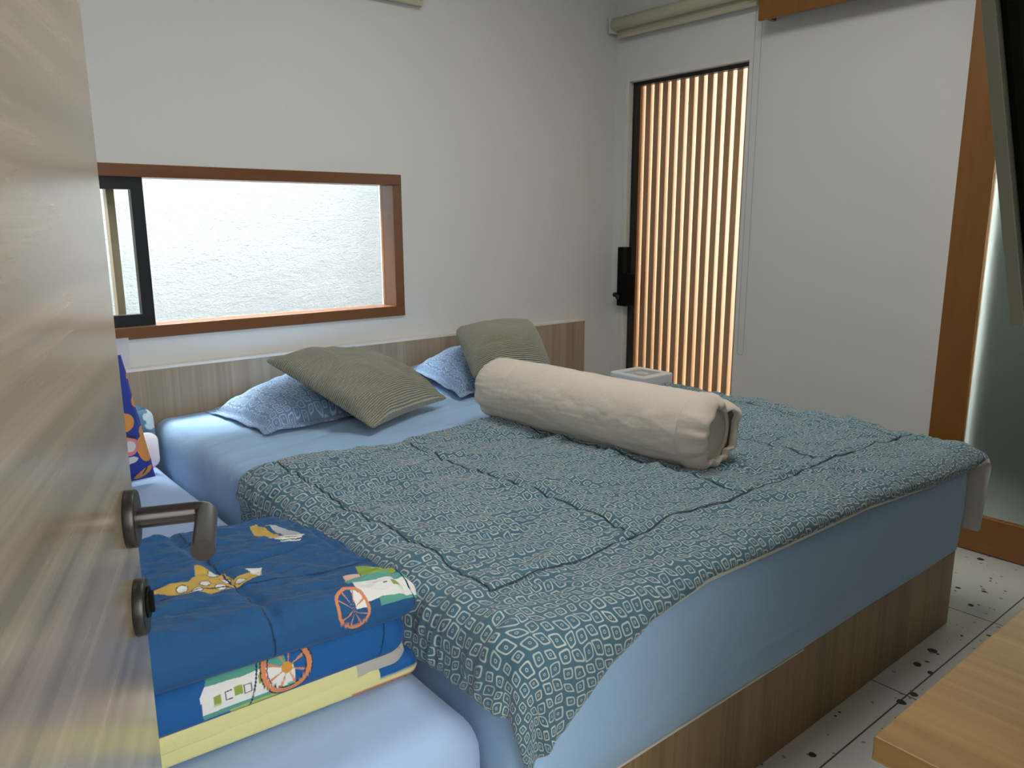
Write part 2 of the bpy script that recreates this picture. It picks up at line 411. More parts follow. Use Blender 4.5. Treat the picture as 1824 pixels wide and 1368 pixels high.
w = MB(); w.box((XL, -5.2, 0), (2.2, -5.0, ZC)).box((2.0, -5.0, 0), (2.2, YF-.12, ZC))
struct('wall_hallway', w, M_wall)
# bathroom behind sliding door
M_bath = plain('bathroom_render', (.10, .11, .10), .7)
w = MB(); w.box((4.55, YF, 0), (4.65, -1.6, ZC)).box((XR+.12, YF-.1, 0), (4.65, YF, ZC)).box((XR+.12, -1.7, 0), (4.55, -1.6, ZC))
struct('wall_bathroom', w, M_bath)
struct('ceiling_bathroom', MB().box((XR+.12, YF, 2.5), (4.6, -1.7, 2.6)), M_bath)
struct('wall_outside', MB().box((-2, .95, 0), (6, 1.1, 2.75)), M_stucco)
# plaster edge strips round the openings
def frame_yz(mb, x0, x1, y0, y1, z0, z1, t, bot=True):
    mb.box((x0, y0, z0), (x1, y0+t, z1)).box((x0, y1-t, z0), (x1, y1, z1)).box((x0, y0+t, z1-t), (x1, y1-t, z1))
    if bot: mb.box((x0, y0+t, z0), (x1, y1-t, z0+t))
    return mb
# back window -----------------------------------------------------------
t = .048
win = empty('window_1', ((WX0+WX1)/2, .05, WZ0)); win['kind'] = 'structure'
mb = MB(); y0, y1 = -.014, .11
mb.box((WX0, y0, WZ0), (WX1, y1, WZ0+t), .002).box((WX0, y0, WZ1-t), (WX1, y1, WZ1), .002)
mb.box((WX1-t, y0+.0005, WZ0+t), (WX1, y1, WZ1-t), .002).box((WX0, y0+.0005, WZ0+t), (WX0+t, y1, WZ1-t), .002)
mb.build('window_frame', M_teak, win)
MB().box((WX0+t, .085, WZ0+t), (WX1-t, .091, WZ1-t)).build('pane', M_glass, win)
mb = MB(); mb.box((.775, .085, WZ0+t), (.808, .125, WZ1-t)).box((.80, .08, WZ0+t), (.865, .13, WZ1-t)) if 0 else mb.box((.752, .098, WZ0+t), (.780, .15, WZ1-t))
mb.build('mullion', wood('grey_brown_timber', (.20, .14, .09), (.30, .22, .14), 'Z', .5, 30, 2), win)
mb = MB(); sx0, sx1, sz0, sz1 = WX0+t, .864, WZ0+t, WZ1-t; st = .045
mb.box((sx1-st, .012, sz0), (sx1, .05, sz1)).box((sx0, .012, sz0), (sx0+st, .05, sz1)).box((sx0+st, .012, sz0), (sx1-st, .05, sz0+st)).box((sx0+st, .012, sz1-st), (sx1-st, .05, sz1))
sash = mb.build('sliding_sash', M_black, win); sash['label'] = 'black metal sash frame'
MB().box((sx0+st, .028, sz0+st), (sx1-st, .033, sz1-st)).build('sash_pane', M_glass, sash)
# silicone/plaster bead round the frame
mb = MB(); e = .008
mb.box((WX0-e, -.003, WZ1), (WX1+e, .0, WZ1+e)).box((WX0-e, -.003, WZ0-e), (WX1+e, 0, WZ0)).box((WX1, -.003, WZ0), (WX1+e, 0, WZ1))
struct('trim_1', mb, M_wht)

# slatted glass door ------------------------------------------------------
dd = empty('door_2', (XR+.08, (DY0+DY1)/2, 0)); dd['kind'] = 'structure'
mb = MB(); frame_yz(mb, XR+.035, XR+.075, DY0+.0, DY1-.028, .0, DZ-.028, .02)
mb.build('door_frame', M_black, dd)
mb = MB(); mb.box((XR-.004, DY1-.028, 0), (XR+.09, DY1, DZ), .004).box((XR-.004, DY0, DZ-.028), (XR+.09, DY1-.028, DZ), .004)
mb.build('jamb_lining', M_wht, dd)
MB().box((XR+.052, DY0+.02, .02), (XR+.058, DY1-.048, DZ-.048)).build('pane', M_glass, dd)
lk = MB().box((XR-.045, -.124, .862), (XR+.034, -.086, 1.205), .003).box((XR-.050, -.158, .862), (XR+.034, -.120, 1.05), .003).build('door_lock', M_blackp, dd)
lk['label'] = 'black door lock body'
MB().tube((XR-.050, -.105, .915), (XR-.062, -.105, .915), .016, 20, bev=.002).tube((XR-.045, -.086, .925), (XR-.045, -.066, .925), .014, 16).build('key_cylinder', M_gund, lk)
# slat screen outside
mb = MB(); k = 0; yy = .022
while yy > -1.05:
    mb.box((3.615, yy-.0365, 0.0), (3.665, yy, 2.6), .0015); yy -= .0615
scr = mb.build('wooden_slat_screen', M_slat)
tag(scr, 'screen of upright pine slats standing outside the narrow glass door', 'screen')

# sliding frosted door ---------------------------------------------------
sd = empty('door_3', (XR-.03, -2.5, 0)); sd['kind'] = 'structure'
x0, x1 = XR-.065, XR-.03
MB().box((x0, -2.055, 0), (x1, -1.922, 2.30), .003).build('stile', M_teakv, sd)
MB().box((x0, -3.02, 0), (x1, -2.89, 2.30), .003).build('stile', M_teakv, sd)
MB().box((x0, -2.89, 0.004), (x1, -2.055, .158), .003).box((x0, -2.89, 2.16), (x1, -2.055, 2.30), .003).build('rail', wood('brown_timber_rail', (.22, .09, .022), (.29, .125, .033), 'Y', .3, 30, 2, contrast=.7), sd)
MB().box((x0+.013, -2.895, .15), (x0+.021, -2.05, 2.17)).build('frosted_pane', M_frost, sd)
mb = MB(); mb.box((3.351, YF, 2.262), (3.372, -1.0, 2.46), .002).box((3.372, -1.021, 2.275), (XR, -1.0, 2.46), .002).box((3.372, YF, 2.44), (XR, -1.021, 2.46))
struct('trim_2', mb, M_teakv)

cl = MB().box((1.27, -2.38, 2.885), (2.23, -1.42, 2.95), .01).build('added_fill_housing', M_white)  # housing for the added fill light, out of view
tag(cl, 'added square white fill lamp, out of view on the ceiling above the double bed', 'ceiling lamp')
# ------------------------------------------------------------------ roller blinds
def blind(name, a, b, axis, label, zc, r):
    o = empty(name, a); tag(o, label, 'roller blind', None)
    MB().tube(a, b, r, 32, bev=.003).build('roller_tube', M_cream, o)
    return o
b1 = blind('roller_blind', (.16, -.055, 2.405), (2.14, -.055, 2.405), 'x', 'rolled-up cream roller blind on the wall above the low wide window', 2.4, .034)
MB().box((.16, -.030, 2.345), (2.14, -.024, 2.405)).box((.16, -.036, 2.322), (2.14, -.018, 2.347), .004).build('hem_bar', M_cream, b1)
for xa in (2.14, .154): MB().box((xa, -.09, 2.36), (xa+.006, 0, 2.45), .001).build('bracket', M_wht, b1)
b2 = blind('roller_blind', (3.405, -.035, 2.425), (3.405, -.94, 2.425), 'y', 'rolled-up cream roller blind above the narrow slatted glass door', 2.4, .033)
MB().box((3.430, -.94, 2.37), (3.435, -.05, 2.425)).box((3.424, -.94, 2.352), (3.441, -.05, 2.374), .004).build('hem_bar', M_cream, b2)
for ya_ in (-.035, -.946): MB().box((3.37, ya_, 2.38), (XR, ya_+.006, 2.465), .001).build('bracket', M_wht, b2)
# bead chain loop
pts = []
za, zb, ya, yb, xc = 2.40, .70, -.952, -.988, 3.405
rr_ = abs(yb-ya)/2
n1 = int((za-zb)/.0095)
for i in range(n1): pts.append((xc, ya, za-(za-zb)*i/n1))
for i in range(8): 
    a = math.pi*i/7; pts.append((xc, (ya+yb)/2+rr_*math.cos(a), zb-rr_*1.2*math.sin(a)))
for i in range(n1): pts.append((xc, yb, zb+(za-zb)*i/n1))
vs, fs = [], []
for p in pts:
    k = len(vs); r = .0022
    vs += [(p[0]+r, p[1], p[2]), (p[0]-r, p[1], p[2]), (p[0], p[1]+r, p[2]), (p[0], p[1]-r, p[2]), (p[0], p[1], p[2]+r), (p[0], p[1], p[2]-r)]
    fs += [(k, k+2, k+4), (k+2, k+1, k+4), (k+1, k+3, k+4), (k+3, k, k+4), (k+2, k, k+5), (k+1, k+2, k+5), (k+3, k+1, k+5), (k, k+3, k+5)]
mb = MB().raw(vs, fs, True)
for a, b in zip(pts[:-1], pts[1:]): mb.tube(a, b, .0006, 4, cap=False)
mb.build('bead_chain', M_chain, b2)

# ------------------------------------------------------------------ room door (open, beside the camera)
E0 = Vector((.170, -2.486, 0)); dh = Vector((-.347, -.938, 0)).normalized(); nn = Vector((.938, -.347, 0)).normalized()
DM = Matrix((dh, nn, Vector((0, 0, 1)))).transposed().to_4x4(); DM.translation = E0   # local x: to hinge, y: to room side, z up
door = bpy.data.objects.new('door_1', None); COL.objects.link(door); door.matrix_world = DM; door['kind'] = 'structure'
def dpart(mb, name, mat, par=door):
    o = mb.build(name, mat); o.parent = par; return o
dpart(MB().box((0, -.038, .008), (.90, 0, 2.16), .0015), 'door_leaf', M_door)
hd = bpy.data.objects.new('door_handle', None); COL.objects.link(hd); hd.parent = door
hz = 1.090
dpart(MB().tube((.055, 0, hz), (.055, .010, hz), .0262, 48, bev=.0012), 'rosette', M_gund, hd)
mb = MB(); mb.tube((.055, .01, hz), (.055, .056, hz), .0095, 32, cap=False)
# mitred corner: continuous swept tube
def sweep(mb, path, r, n=32):
    path = [Vector(p) for p in path]; k0 = len(mb.v); vs = []
    for i, p in enumerate(path):
        a = (path[i]-path[i-1]).normalized() if i else (path[1]-path[0]).normalized()
        b = (path[i+1]-path[i]).normalized() if i < len(path)-1 else a
        tdir = (a+b).normalized(); up = Vector((0, 0, 1)); side = up.cross(tdir).normalized(); k = 1/max(.3, tdir.dot(a))
        for j in range(n):
            q = 2*math.pi*j/n; vs.append(p+side*(r*k*math.cos(q))+up*(r*math.sin(q)))
    m = len(path)
    fs = [(i*n+j, i*n+(j+1) % n, (i+1)*n+(j+1) % n, (i+1)*n+j) for i in range(m-1) for j in range(n)]
    mb.raw(vs, fs, True); mb.raw(vs[-n:], [tuple(range(n))], False)
mb = MB(); sweep(mb, [(.055, .008, hz), (.055, .058, hz), (.0562, .0628, hz), (.0595, .0664, hz), (.0645, .068, hz), (.150, .068, hz)], .0095)
dpart(mb, 'lever', M_gun, hd)
lz = 1.004
rz = bpy.data.objects.new('lock_rosette', None); COL.objects.link(rz); rz.parent = door
dpart(MB().tube((.055, 0, lz), (.055, .010, lz), .0262, 48, bev=.0012), 'rosette', M_gund, rz)
dpart(MB().tube((.055, .01, lz+.004), (.055, .0125, lz+.004), .014, 32).box((.052, .012, lz-.006), (.058, .016, lz+.014), .001), 'thumb_turn', M_blackp, rz)
struct('trim_3', MB().box((DWX0-.0, YF-.12, 0), (DWX0+.03, YF+.0, 2.2)).box((DWX1-.03, YF-.12, 0), (DWX1, YF, 2.2)).box((DWX0+.03, YF-.12, 2.17), (DWX1-.03, YF, 2.2)), M_ash)

# ------------------------------------------------------------------ beds
BX0, BX1, BY1, BZ, MZ = .79, 2.707, -2.326, .270, .600
bed = empty('double_bed', ((BX0+BX1)/2, -1.2, 0)); tag(bed, 'large low double bed with pale wood base and sky blue fitted sheet', 'bed')
MB().box((-.30, -.05, 0), (3.199, 0-.001, .7860)).build('headboard', M_ash, bed)
o = MB().box((-.30, -.0515, .7860), (3.199, -.001, .797)).build('headboard_edge', plain('window_lit_edge', (.80, .76, .70), .4), bed);  # bright top strip: window light put into the edge colour
MB().box((BX0+.012, BY1, .0), (BX1-.004, -.06, BZ-.004), .002).build('bed_base', M_base, bed)
def mdisp(P, N):
    x, y, z = P[..., 0], P[..., 1], P[..., 2]; up = np.clip(N[..., 2], 0, 1); side = 1-np.abs(N[..., 2])
    d = up*(.008*ridge(x*1.3+y*.6, y*9-x*2)*np.exp(-((y+.85)/.45)**2) + .0025*fbm(x*5, y*5, 3))
    d = d+up*.0035*ridge(x*2.2+y*1.5, y*26-x*5, 2)*np.exp(-((y+.9)/.30)**2)*np.clip(.5+fbm(x*4, y*4, 2), 0, 1)
    d = d+side*(.006*np.sin(np.clip((z-BZ)/(MZ-BZ), 0, 1)*math.pi)+.004*ridge(x*2.2+y*2, z*5+x*.8, 2)*np.exp(-((z-BZ)/.14)**2))
    return d-.006*side*np.exp(-((z-(.352+.012*np.sin(x*2)))/.006)**2)*np.clip((x-1.0)*3, 0, 1)*np.clip((2.35-x)*3, 0, 1)
mat_ = rbox('mattress', (BX0, BY1-.016, BZ), (BX1+.006, -.055, MZ), .055, M_sheet, bed, .0095, mdisp, .07, .018)
# cream elastic hem at foot
mb = MB(); mb.box((BX0+.03, BY1-.010, BZ-.004), (BX0+.95, BY1+.01, BZ+.002), .002)
mb.build('sheet_hem', M_lining, bed)

KX0, KX1, KY1, KZ = -.24, .772, -2.275, .470
kb = empty('single_bed', ((KX0+KX1)/2, -1.2, 0)); tag(kb, 'lower single bed with pale blue sheet beside the double bed', 'bed')
MB().box((KX0, KY1+.02, 0), (KX1+.012, -.06, BZ-.004), .002).build('bed_base', M_base, kb)
def kdisp(P, N):
    x, y, z = P[..., 0], P[..., 1], P[..., 2]; up = np.clip(N[..., 2], 0, 1)
    return up*(.005*ridge(x*3+y*1.0, y*4-x*3)*np.exp(-((y+1.0)/.6)**2)+.002*fbm(x*4, y*4, 3))+(1-up)*.004*fbm(x*5+z*9, y*5, 2)
rbox('mattress', (KX0, KY1, BZ-.002), (KX1, -.055, KZ), .07, M_sheet2, kb, .02, kdisp, .085)

# ------------------------------------------------------------------ duvet
def drape(a_s, a_t, x0, x1, y0, z, R, lift):
    """flat cloth coordinates -> 3D over the mattress edges"""
    qx = np.clip(a_s, x0, x1); qy = np.maximum(a_t, y0); ox = a_s-qx; oy = a_t-qy
    wf = np.clip((a_s-x1-.01)/.09, 0, 1); wf = wf*wf*(3-2*wf); free = oy*wf; oy = oy*(1-wf)
    r = np.hypot(ox, oy); rs = np.where(r == 0, 1, r)
    arc = R*math.pi/2; th = np.clip(r/R, 0, math.pi/2)
    out = R*np.sin(th); drop = R*(1-np.cos(th))+np.maximum(0, r-arc)
    out = out+.00*np.maximum(0, r-arc)
    P = np.stack([qx+ox/rs*out, qy+oy/rs*out+free, z-drop], -1)
    return P, r
SEX = [.868, 1.295, 1.73, 2.17, 2.60]; SEY = [-2.145, -1.67, -1.19]
def make_duvet():
    s0, s1 = BX0+.04-.17, BX1-.03+.315
    ns, nt = 470, 330
    s = np.linspace(s0, s1, ns); tt = np.linspace(0, 1, nt)
    head = -1.075+.012*np.sin(s*4.2)+.01*np.sin(s*9)+.03*np.clip((s-1.75)/.5, 0, 1)-.02*np.exp(-((s-s0)/.1)**2)
    yb = BY1+.03
    foot = yb-np.interp(s, [s0, .79, .86, .98, 1.1, 1.3, 1.6, 2.0, 2.4, 2.65, s1], [.245, .235, .20, .128, .082, .055, .06, .062, .088, .095, .080])
    S = np.broadcast_to(s, (nt, ns)); T = head[None]*(1-tt[:, None])+foot[None]*tt[:, None]
    P, r = drape(S, T, BX0+.04, BX1-.03, yb, MZ+.027, .062, 0)
    N = -normals(P)
    if N[nt//2, ns//2, 2] < 0: N = -N
    # puffs and wrinkles
    d = np.zeros(S.shape)
    w1 = ridge(S*1.6+T*2.2+.5*fbm(S*2, T*2, 2), T*7.5-S*3.4, 3)
    w2 = ridge(S*5+T*1.2+9, T*16+S*5.5+fbm(S*4, T*4, 2), 2)
    w3 = fbm(S*38, T*46, 3)
    onf = 1/(1+np.exp(-(T-yb-.02)/.03))*.75+.25
    w4 = ridge(S*1.1+T*1.5+.6*fbm(S*1.5, T*1.5, 2)+4, T*4.2-S*2.6, 2)
    w5 = ridge(S*3.2+fbm(S*3, T*3, 2)*.8, T*25+S*3+1.5*fbm(S*2, T*2, 2), 2)*np.clip(.45+.9*fbm(S*2.2+5, T*2.2, 2), 0, 1)
    d += (.011*w1+.0085*w2+.010*w4+.0075*w5)*onf + .0010*w3 + .005*fbm(S*3, T*3, 2)
    for x in SEX:
        q = S-x-.004*fbm(T*5, S*0+x, 2); m = (T > SEY[0]) if x == .868 else (T > SEY[0])
        d += m*(-.007*np.exp(-(q/.011)**2)+.004*np.exp(-(q/.035)**2)+.0025*np.exp(-(q/.04)**2)*ridge(T*22, S*3, 2))
    for y in (SEY[0], SEY[2]):
        q = T-y-.004*fbm(S*5, T*0+y, 2)
        lim = (S > SEX[0]-.0)
        d += lim*(-.007*np.exp(-(q/.011)**2)+.004*np.exp(-(q/.035)**2)+.0025*np.exp(-(q/.04)**2)*ridge(S*22, T*3, 2))
    # settle: compress where bolster lies
    bx = (S > 1.70)&(S < 1.95)&(T > -2.05)
    edge = np.minimum.reduce([S-s0, s1-S, head[None]-T, T-foot[None]])
    thick = .012*np.sqrt(np.clip(edge/.02, 0, 1))
    # soft vertical folds in the hanging corner
    hang = np.clip((r-.06)/.2, 0, 1)
    ang = np.arctan2(np.minimum(T-yb, 0), np.minimum(S-BX0-.04, 0)-1e-6)
    d += hang*(.014*np.sin(ang*9+T*6))*(S < 1.3)
    Pt = P+N*(d+thick)[..., None]; Pb = P+N*(np.minimum(d, .004)-.010)[..., None]
    dv = empty('duvet', (1.8, -1.7, MZ)); tag(dv, 'slate blue quilt printed with off-white rounded squares spread over the double bed', 'quilt')
    UV = np.stack([S, T], -1).reshape(-1, 2)
    # seams: narrow dark thread faces
    Fq = grid_faces(ns, nt, 0, True)
    Sc, Tc = S.ravel()[Fq[:, 0]], T.ravel()[Fq[:, 0]]
    o = np_mesh('quilt_top', Pt.reshape(-1, 3), Fq, [M_duvet, M_seam], dv, UV)
    st = 5
    # lining a little proud of the top at the hem
    dir_out = np.zeros(P.shape)
    Sg, Tg = np.gradient(P, axis=1), np.gradient(P, axis=0)
    Pb2 = Pb.copy()
    def push(row, vec):
        v = vec/(np.linalg.norm(vec, axis=-1, keepdims=True)+1e-9); return row+v*.006
    Pb2[-1] = push(Pb[-1], Tg[-1]); Pb2[:, 0] = push(Pb[:, 0], -Sg[:, 0]); Pb2[:, -1] = push(Pb[:, -1], Sg[:, -1])
    o = np_mesh('quilt_lining', Pb2.reshape(-1, 3), grid_faces(ns, nt), M_lining, dv, UV)
    o['label'] = 'off-white lining'
    # rim joins both
    idx = np.concatenate([np.arange(ns), np.arange(1, nt)*ns+ns-1, (nt-1)*ns+np.arange(ns-2, -1, -1), np.arange(nt-2, 0, -1)*ns])
    A = Pt.reshape(-1, 3)[idx]; B = Pb2.reshape(-1, 3)[idx]; k = len(idx)
    Fr = np.stack([np.arange(k), (np.arange(k)+1) % k, k+(np.arange(k)+1) % k, k+np.arange(k)], -1)
    np_mesh('hem', np.concatenate([A, B]), Fr, M_lining, dv)['label'] = 'off-white hem edge'
    # stitched seam threads lying in the grooves
    def thread(mask_idx, name='seam', PP=None, Nn=None):
        mbt = MB(); path = PP
        if PP is None: path = Pt.reshape(-1, 3)[mask_idx]; Nn = N.reshape(-1, 3)[mask_idx]
        off = path+Nn*.0028
        vs = []; fs = []
        tg = np.gradient(off, axis=0); sd_ = np.cross(tg, Nn); sd_ /= np.linalg.norm(sd_, axis=1, keepdims=True)
        for i in range(len(off)): vs += [off[i]-sd_[i]*.0022, off[i]+Nn[i]*.0008, off[i]+sd_[i]*.0022]
        for i in range(len(off)-1): a = i*3; fs += [(a, a+1, a+4, a+3), (a+1, a+2, a+5, a+4)]
        mbt.raw(vs, fs, True).build(name, M_seam, dv)
    for x in SEX:
        ids = []
        for j in range(nt):
            i = int(round((x-s0)/(s1-s0)*(ns-1))); 
            if T[j, i] > SEY[0]: ids.append(j*ns+i)
        thread(np.array(ids))
    ids = []; PP = []; NN = []
    y = SEY[0]
    for i in range(ns):
        if s[i] > SEX[0]:
            j = int(np.argmax(T[:, i] < y)); f = (T[j-1, i]-y)/(T[j-1, i]-T[j, i])
            PP.append(Pt[j-1, i]*(1-f)+Pt[j, i]*f); NN.append(N[j, i])
    thread(None, PP=np.array(PP), Nn=np.array(NN))
make_duvet()

# ------------------------------------------------------------------ bolster
def bolster():
    A = np.array([1.770, -1.035, .745]); B = np.array([1.846, -1.945, .742]); L = np.linalg.norm(B-A); ax = (B-A)/L
    up = np.array([0, 0, 1.]); up -= ax*(up@ax); up /= np.linalg.norm(up); sd_ = np.cross(ax, up)
    r0 = .114
    root = empty('bolster_pillow', tuple((A+B)/2-np.array([0, 0, .116]))); tag(root, 'long stone-coloured bolster pillow lying across the quilt', 'pillow')
    def lathe(name, prof, mat, wob, n=200):
        th = np.linspace(0, 2*math.pi, n, endpoint=False); V = []
        xs = np.array([p[0] for p in prof]); rs = np.array([p[1] for p in prof])
        X, TH = np.meshgrid(xs, th, indexing='ij'); Rr = np.repeat(rs[:, None], n, 1)
        Rr, X = wob(X, TH, Rr, np.repeat(np.arange(len(xs))[:, None], n, 1))
        dx = np.cos(TH)*Rr; dz = np.sin(TH)*Rr
        dz = np.maximum(dz, -.104+.006*np.abs(np.cos(TH)))          # flattened where it rests
        P = A+X[..., None]*ax+dx[..., None]*sd_+dz[..., None]*up
        return np_mesh(name, P.reshape(-1, 3), grid_faces(n, len(xs), wrap=True), mat, root)
    prof = [(-.050, .002), (-.052, .03), (-.050, .055), (-.042, .075), (-.03, .091), (-.012, .105), (.01, .113)]+[(x, r0) for x in np.linspace(.03, L-.06, 220)]+[(L-.045, r0-.001), (L-.03, r0-.003), (L-.018, r0-.008), (L-.008, r0-.014), (L, r0-.022), (L+.002, r0-.03), (L-.002, r0-.036), (L-.012, r0-.038)]
    def wob(X, TH, Rr, I):
        mid = np.exp(-((X-.42)/.28)**2); low = np.exp(-((np.mod(TH-math.pi+.35+math.pi, 2*math.pi)-math.pi)/.75)**2)+np.exp(-((np.mod(TH-.1+math.pi, 2*math.pi)-math.pi)/.7)**2)
        w = .0042*ridge(X*42+fbm(TH*1.0, X*2, 2)*.35, TH*.45, 1)*np.clip(.6+fbm(TH*1.2, X*9+3, 1), 0, 1)*mid*low*np.clip(Rr/r0, 0, 1)**2
        w = w+.0028*fbm(X*9, np.cos(TH)*2+np.sin(TH)*3, 3)
        end = np.exp(-((X+.02)/.05)**2); w = w+end*.006*ridge(TH*3, X*4, 2)*(Rr > .02)
        w = w-.0028*np.exp(-((X-.13-.01*np.sin(TH*2))/.004)**2)
        return Rr+w*(Rr > .01), X
    lathe('bolster_cover', prof, M_bol, wob)
    # cuff round the open end
    cp = [(L-.055, r0+.000), (L-.05, r0+.0045), (L-.03, r0+.005), (L-.012, r0+.001), (L+.006, r0-.008), (L+.02, r0-.020), (L+.026, r0-.030), (L+.024, r0-.036), (L+.014, r0-.036), (L+.004, r0-.030)]
    def wob2(X, TH, Rr, I):
        a = np.clip((X-L+.05)/.07, 0, 1)
        Rr = Rr+a*(.0055*np.sin(TH*11+np.sin(TH*3)*1.5)+.005*vn(TH*3.3, X*0))+.0012*fbm(TH*8, X*30, 2)
        # loose tip standing off at the upper right
        tip = np.exp(-((np.mod(TH-(math.pi-.55)+math.pi, 2*math.pi)-math.pi)/.20)**2)
        low = np.exp(-((np.mod(TH-math.pi*1.35+math.pi, 2*math.pi)-math.pi)/.5)**2)
        return Rr+tip*a*.022-low*a*.004, X+tip*a*.018+.008*a*np.sin(TH*2+1)
    lathe('cuff', cp, M_bol, wob2)
    ip = [(L-.03, .092), (L-.01, .086), (L+.000, .07), (L+.004, .05), (L+.006, .02), (L+.006, .001)]
    def wob3(X, TH, Rr, I): return Rr+0*X, X+.001*np.sin(TH*3)
    lathe('inner_core', ip, M_bolin, wob3)
bolster()

# ------------------------------------------------------------------ pillows
def pdisp(a=.004, k=9, dx=2):
    return lambda x, y: a*ridge(x*k+y*dx, y*k*.55-x*dx, 2)+a*.9*fbm(x*k*1.6, y*k*1.6, 2)
p1 = cushion('pillow', [(1.02, -.64, .618), (1.66, -.60, .62), (1.63, -.085, .64), (.985, -.115, .606)], .225, M_case, n=150, m=140, flange=.035, disp=pdisp(.010, 10, 5), prof=.5, pinch=.03, bot=.0)
tag(p1, 'patterned blue pillow at the left head of the double bed, under a green cushion', 'pillow', 'patterned blue pillows')
p2 = cushion('pillow', [(1.885, -.63, .625), (2.56, -.56, .63), (2.60, -.10, .70), (1.955, -.09, .665)], .23, M_case, n=150, m=140, flange=.035, disp=pdisp(.011, 10, 5), prof=.5, pinch=.03, bot=.3)
tag(p2, 'patterned blue pillow against the headboard behind the upright green cushion', 'pillow', 'patterned blue pillows')
g1 = cushion('throw_cushion', [(1.308, -.905, .640), (1.772, -.695, .643), (1.595, -.27, .800), (1.100, -.49, .850)], .17, M_knit, n=150, m=150, disp=pdisp(.016, 5, 4), prof=.47, pinch=.06, bot=.5, rnd=.012)
tag(g1, 'sage green ribbed cushion lying tilted over the left blue pillow', 'cushion', 'sage green ribbed cushions')
g2 = cushion('throw_cushion', [(1.935, -.665, .690), (2.36, -.70, .66), (2.50, -.37, .870), (2.020, -.40, .880)], .16, M_knit, n=150, m=150, disp=pdisp(.008, 5, 4), prof=.45, pinch=.02, bot=.5, rnd=.04)
tag(g2, 'sage green ribbed cushion propped upright behind the bolster', 'cushion', 'sage green ribbed cushions')

# ------------------------------------------------------------------ colour painting for the children's textiles
def inpoly(x, y, poly):
    r = np.zeros(x.shape, bool); n = len(poly)
    for i in range(n):
        x1, y1 = poly[i]; x2, y2 = poly[(i+1) % n]
        c = ((y1 > y) != (y2 > y))&(x < (x2-x1)*(y-y1)/((y2-y1) or 1e-9)+x1); r ^= c
    return r
def dseg(x, y, a, b):
    a, b = np.array(a), np.array(b); d = b-a; t_ = np.clip(((x-a[0])*d[0]+(y-a[1])*d[1])/(d@d), 0, 1)
    return np.hypot(x-a[0]-t_*d[0], y-a[1]-t_*d[1])
BLUE = (.014, .085, .225); BLU2 = (.010, .10, .31); YEL = (.55, .36, .07); PALEY = (.66, .64, .30); WHT = (.72, .73, .70); TEAL = (.10, .33, .27); GRN = (.25, .36, .06); ORG = (.62, .24, .11); INK = (.02, .025, .03); LIME = (.40, .52, .10); GREY = (.42, .42, .37)
def col_top(V, side):
    x, y, z = V.T; c = np.tile(np.array(BLUE), (len(V), 1)); up = z > .60
    def put(mk, k): c[mk&up] = k
    put(inpoly(x, y, [(.595, -1.607), (.614, -1.602), (.614, -1.651), (.624, -1.719), (.595, -1.713), (.579, -1.674)]), YEL)
    put(inpoly(x, y, [(.62, -1.62), (.651, -1.674), (.66, -1.713), (.665, -1.745), (.632, -1.717)]), (.42, .45, .46))
    h = inpoly(x, y, [(.593, -1.712), (.669, -1.737), (.643, -1.764), (.611, -1.749)])
    put(h, WHT); put(h&(np.mod((x*.3+y)*1000, 12) < 3.5), INK)
    sp = inpoly(x, y, [(.421, -1.773), (.457, -1.813), (.463, -1.869), (.523, -1.853), (.508, -1.895), (.457, -1.901), (.406, -1.913), (.364, -1.887), (.331, -1.851), (.25, -1.84), (.25, -1.81), (.337, -1.829), (.382, -1.847), (.405, -1.829)])
    put(sp, YEL)
    for a, b in ((.435, -1.835), (.41, -1.872), (.445, -1.81), (.39, -1.89), (.43, -1.895), (.45, -1.86), (.47, -1.885), (.37, -1.865)):
        q = np.hypot(x-a, (y-b)*.9); put(sp&(q < .0105), INK); put(sp&(q < .009), WHT)
    put(inpoly(x, y, [(.495, -1.844), (.526, -1.849), (.506, -1.89)]), WHT)
    rf = inpoly(x, y, [(.665, -1.97), (.735, -1.98), (.727, -2.022), (.650, -2.030)]); put(rf, GRN)
    for a, b in ((.69, -1.995), (.71, -1.99), (.70, -2.008), (.675, -2.01), (.72, -2.005)): put(rf&(np.hypot(x-a, y-b) < .004), LIME)
    put(inpoly(x, y, [(.622, -2.0), (.652, -2.012), (.650, -2.032), (.620, -2.024)]), (.62, .42, .32))
    A = (y+2.022+.06*(x-.68))+np.minimum(z-.652, 0)
    put((A < 0)&(A > -.016)&(x > .618)&(y < -1.98), TEAL)
    bodyw = (A <= -.016)&(A > -.052)&(x > .625)&(y < -1.98); put(bodyw, WHT)
    put((A <= -.052)&(A > -.060)&(x > .66)&(y < -1.98), TEAL)
    put((np.abs(x-.705) < .007)&(np.abs(A+.032) < .006)&(y < -1.98), GRN)
    put((np.abs(x-.685) < .004)&(np.abs(A+.030) < .0012)&(y < -1.98), INK)
    wy = A+.045; wy = wy+.012; q = np.hypot(x-.606, wy*1.0)*1.15; an = np.arctan2(wy, x-.606); fr = y < -1.98
    put((q < .030)&fr&(x > .612)&(wy > 0), WHT)
    put(((np.abs(q-.034) < .0032)|((q < .034)&(np.abs(np.mod(an*4/math.pi, 1)-.5) < .07)))&fr, ORG)
    for a, b in (((.455, -1.5), (.455, -2.1)), ((.705, -1.55), (.735, -2.1)), ((.0, -1.80), (.75, -1.97))):
        dd_ = dseg(x, y, a, b); put(dd_ < .0018, (.008, .03, .09))
    return c
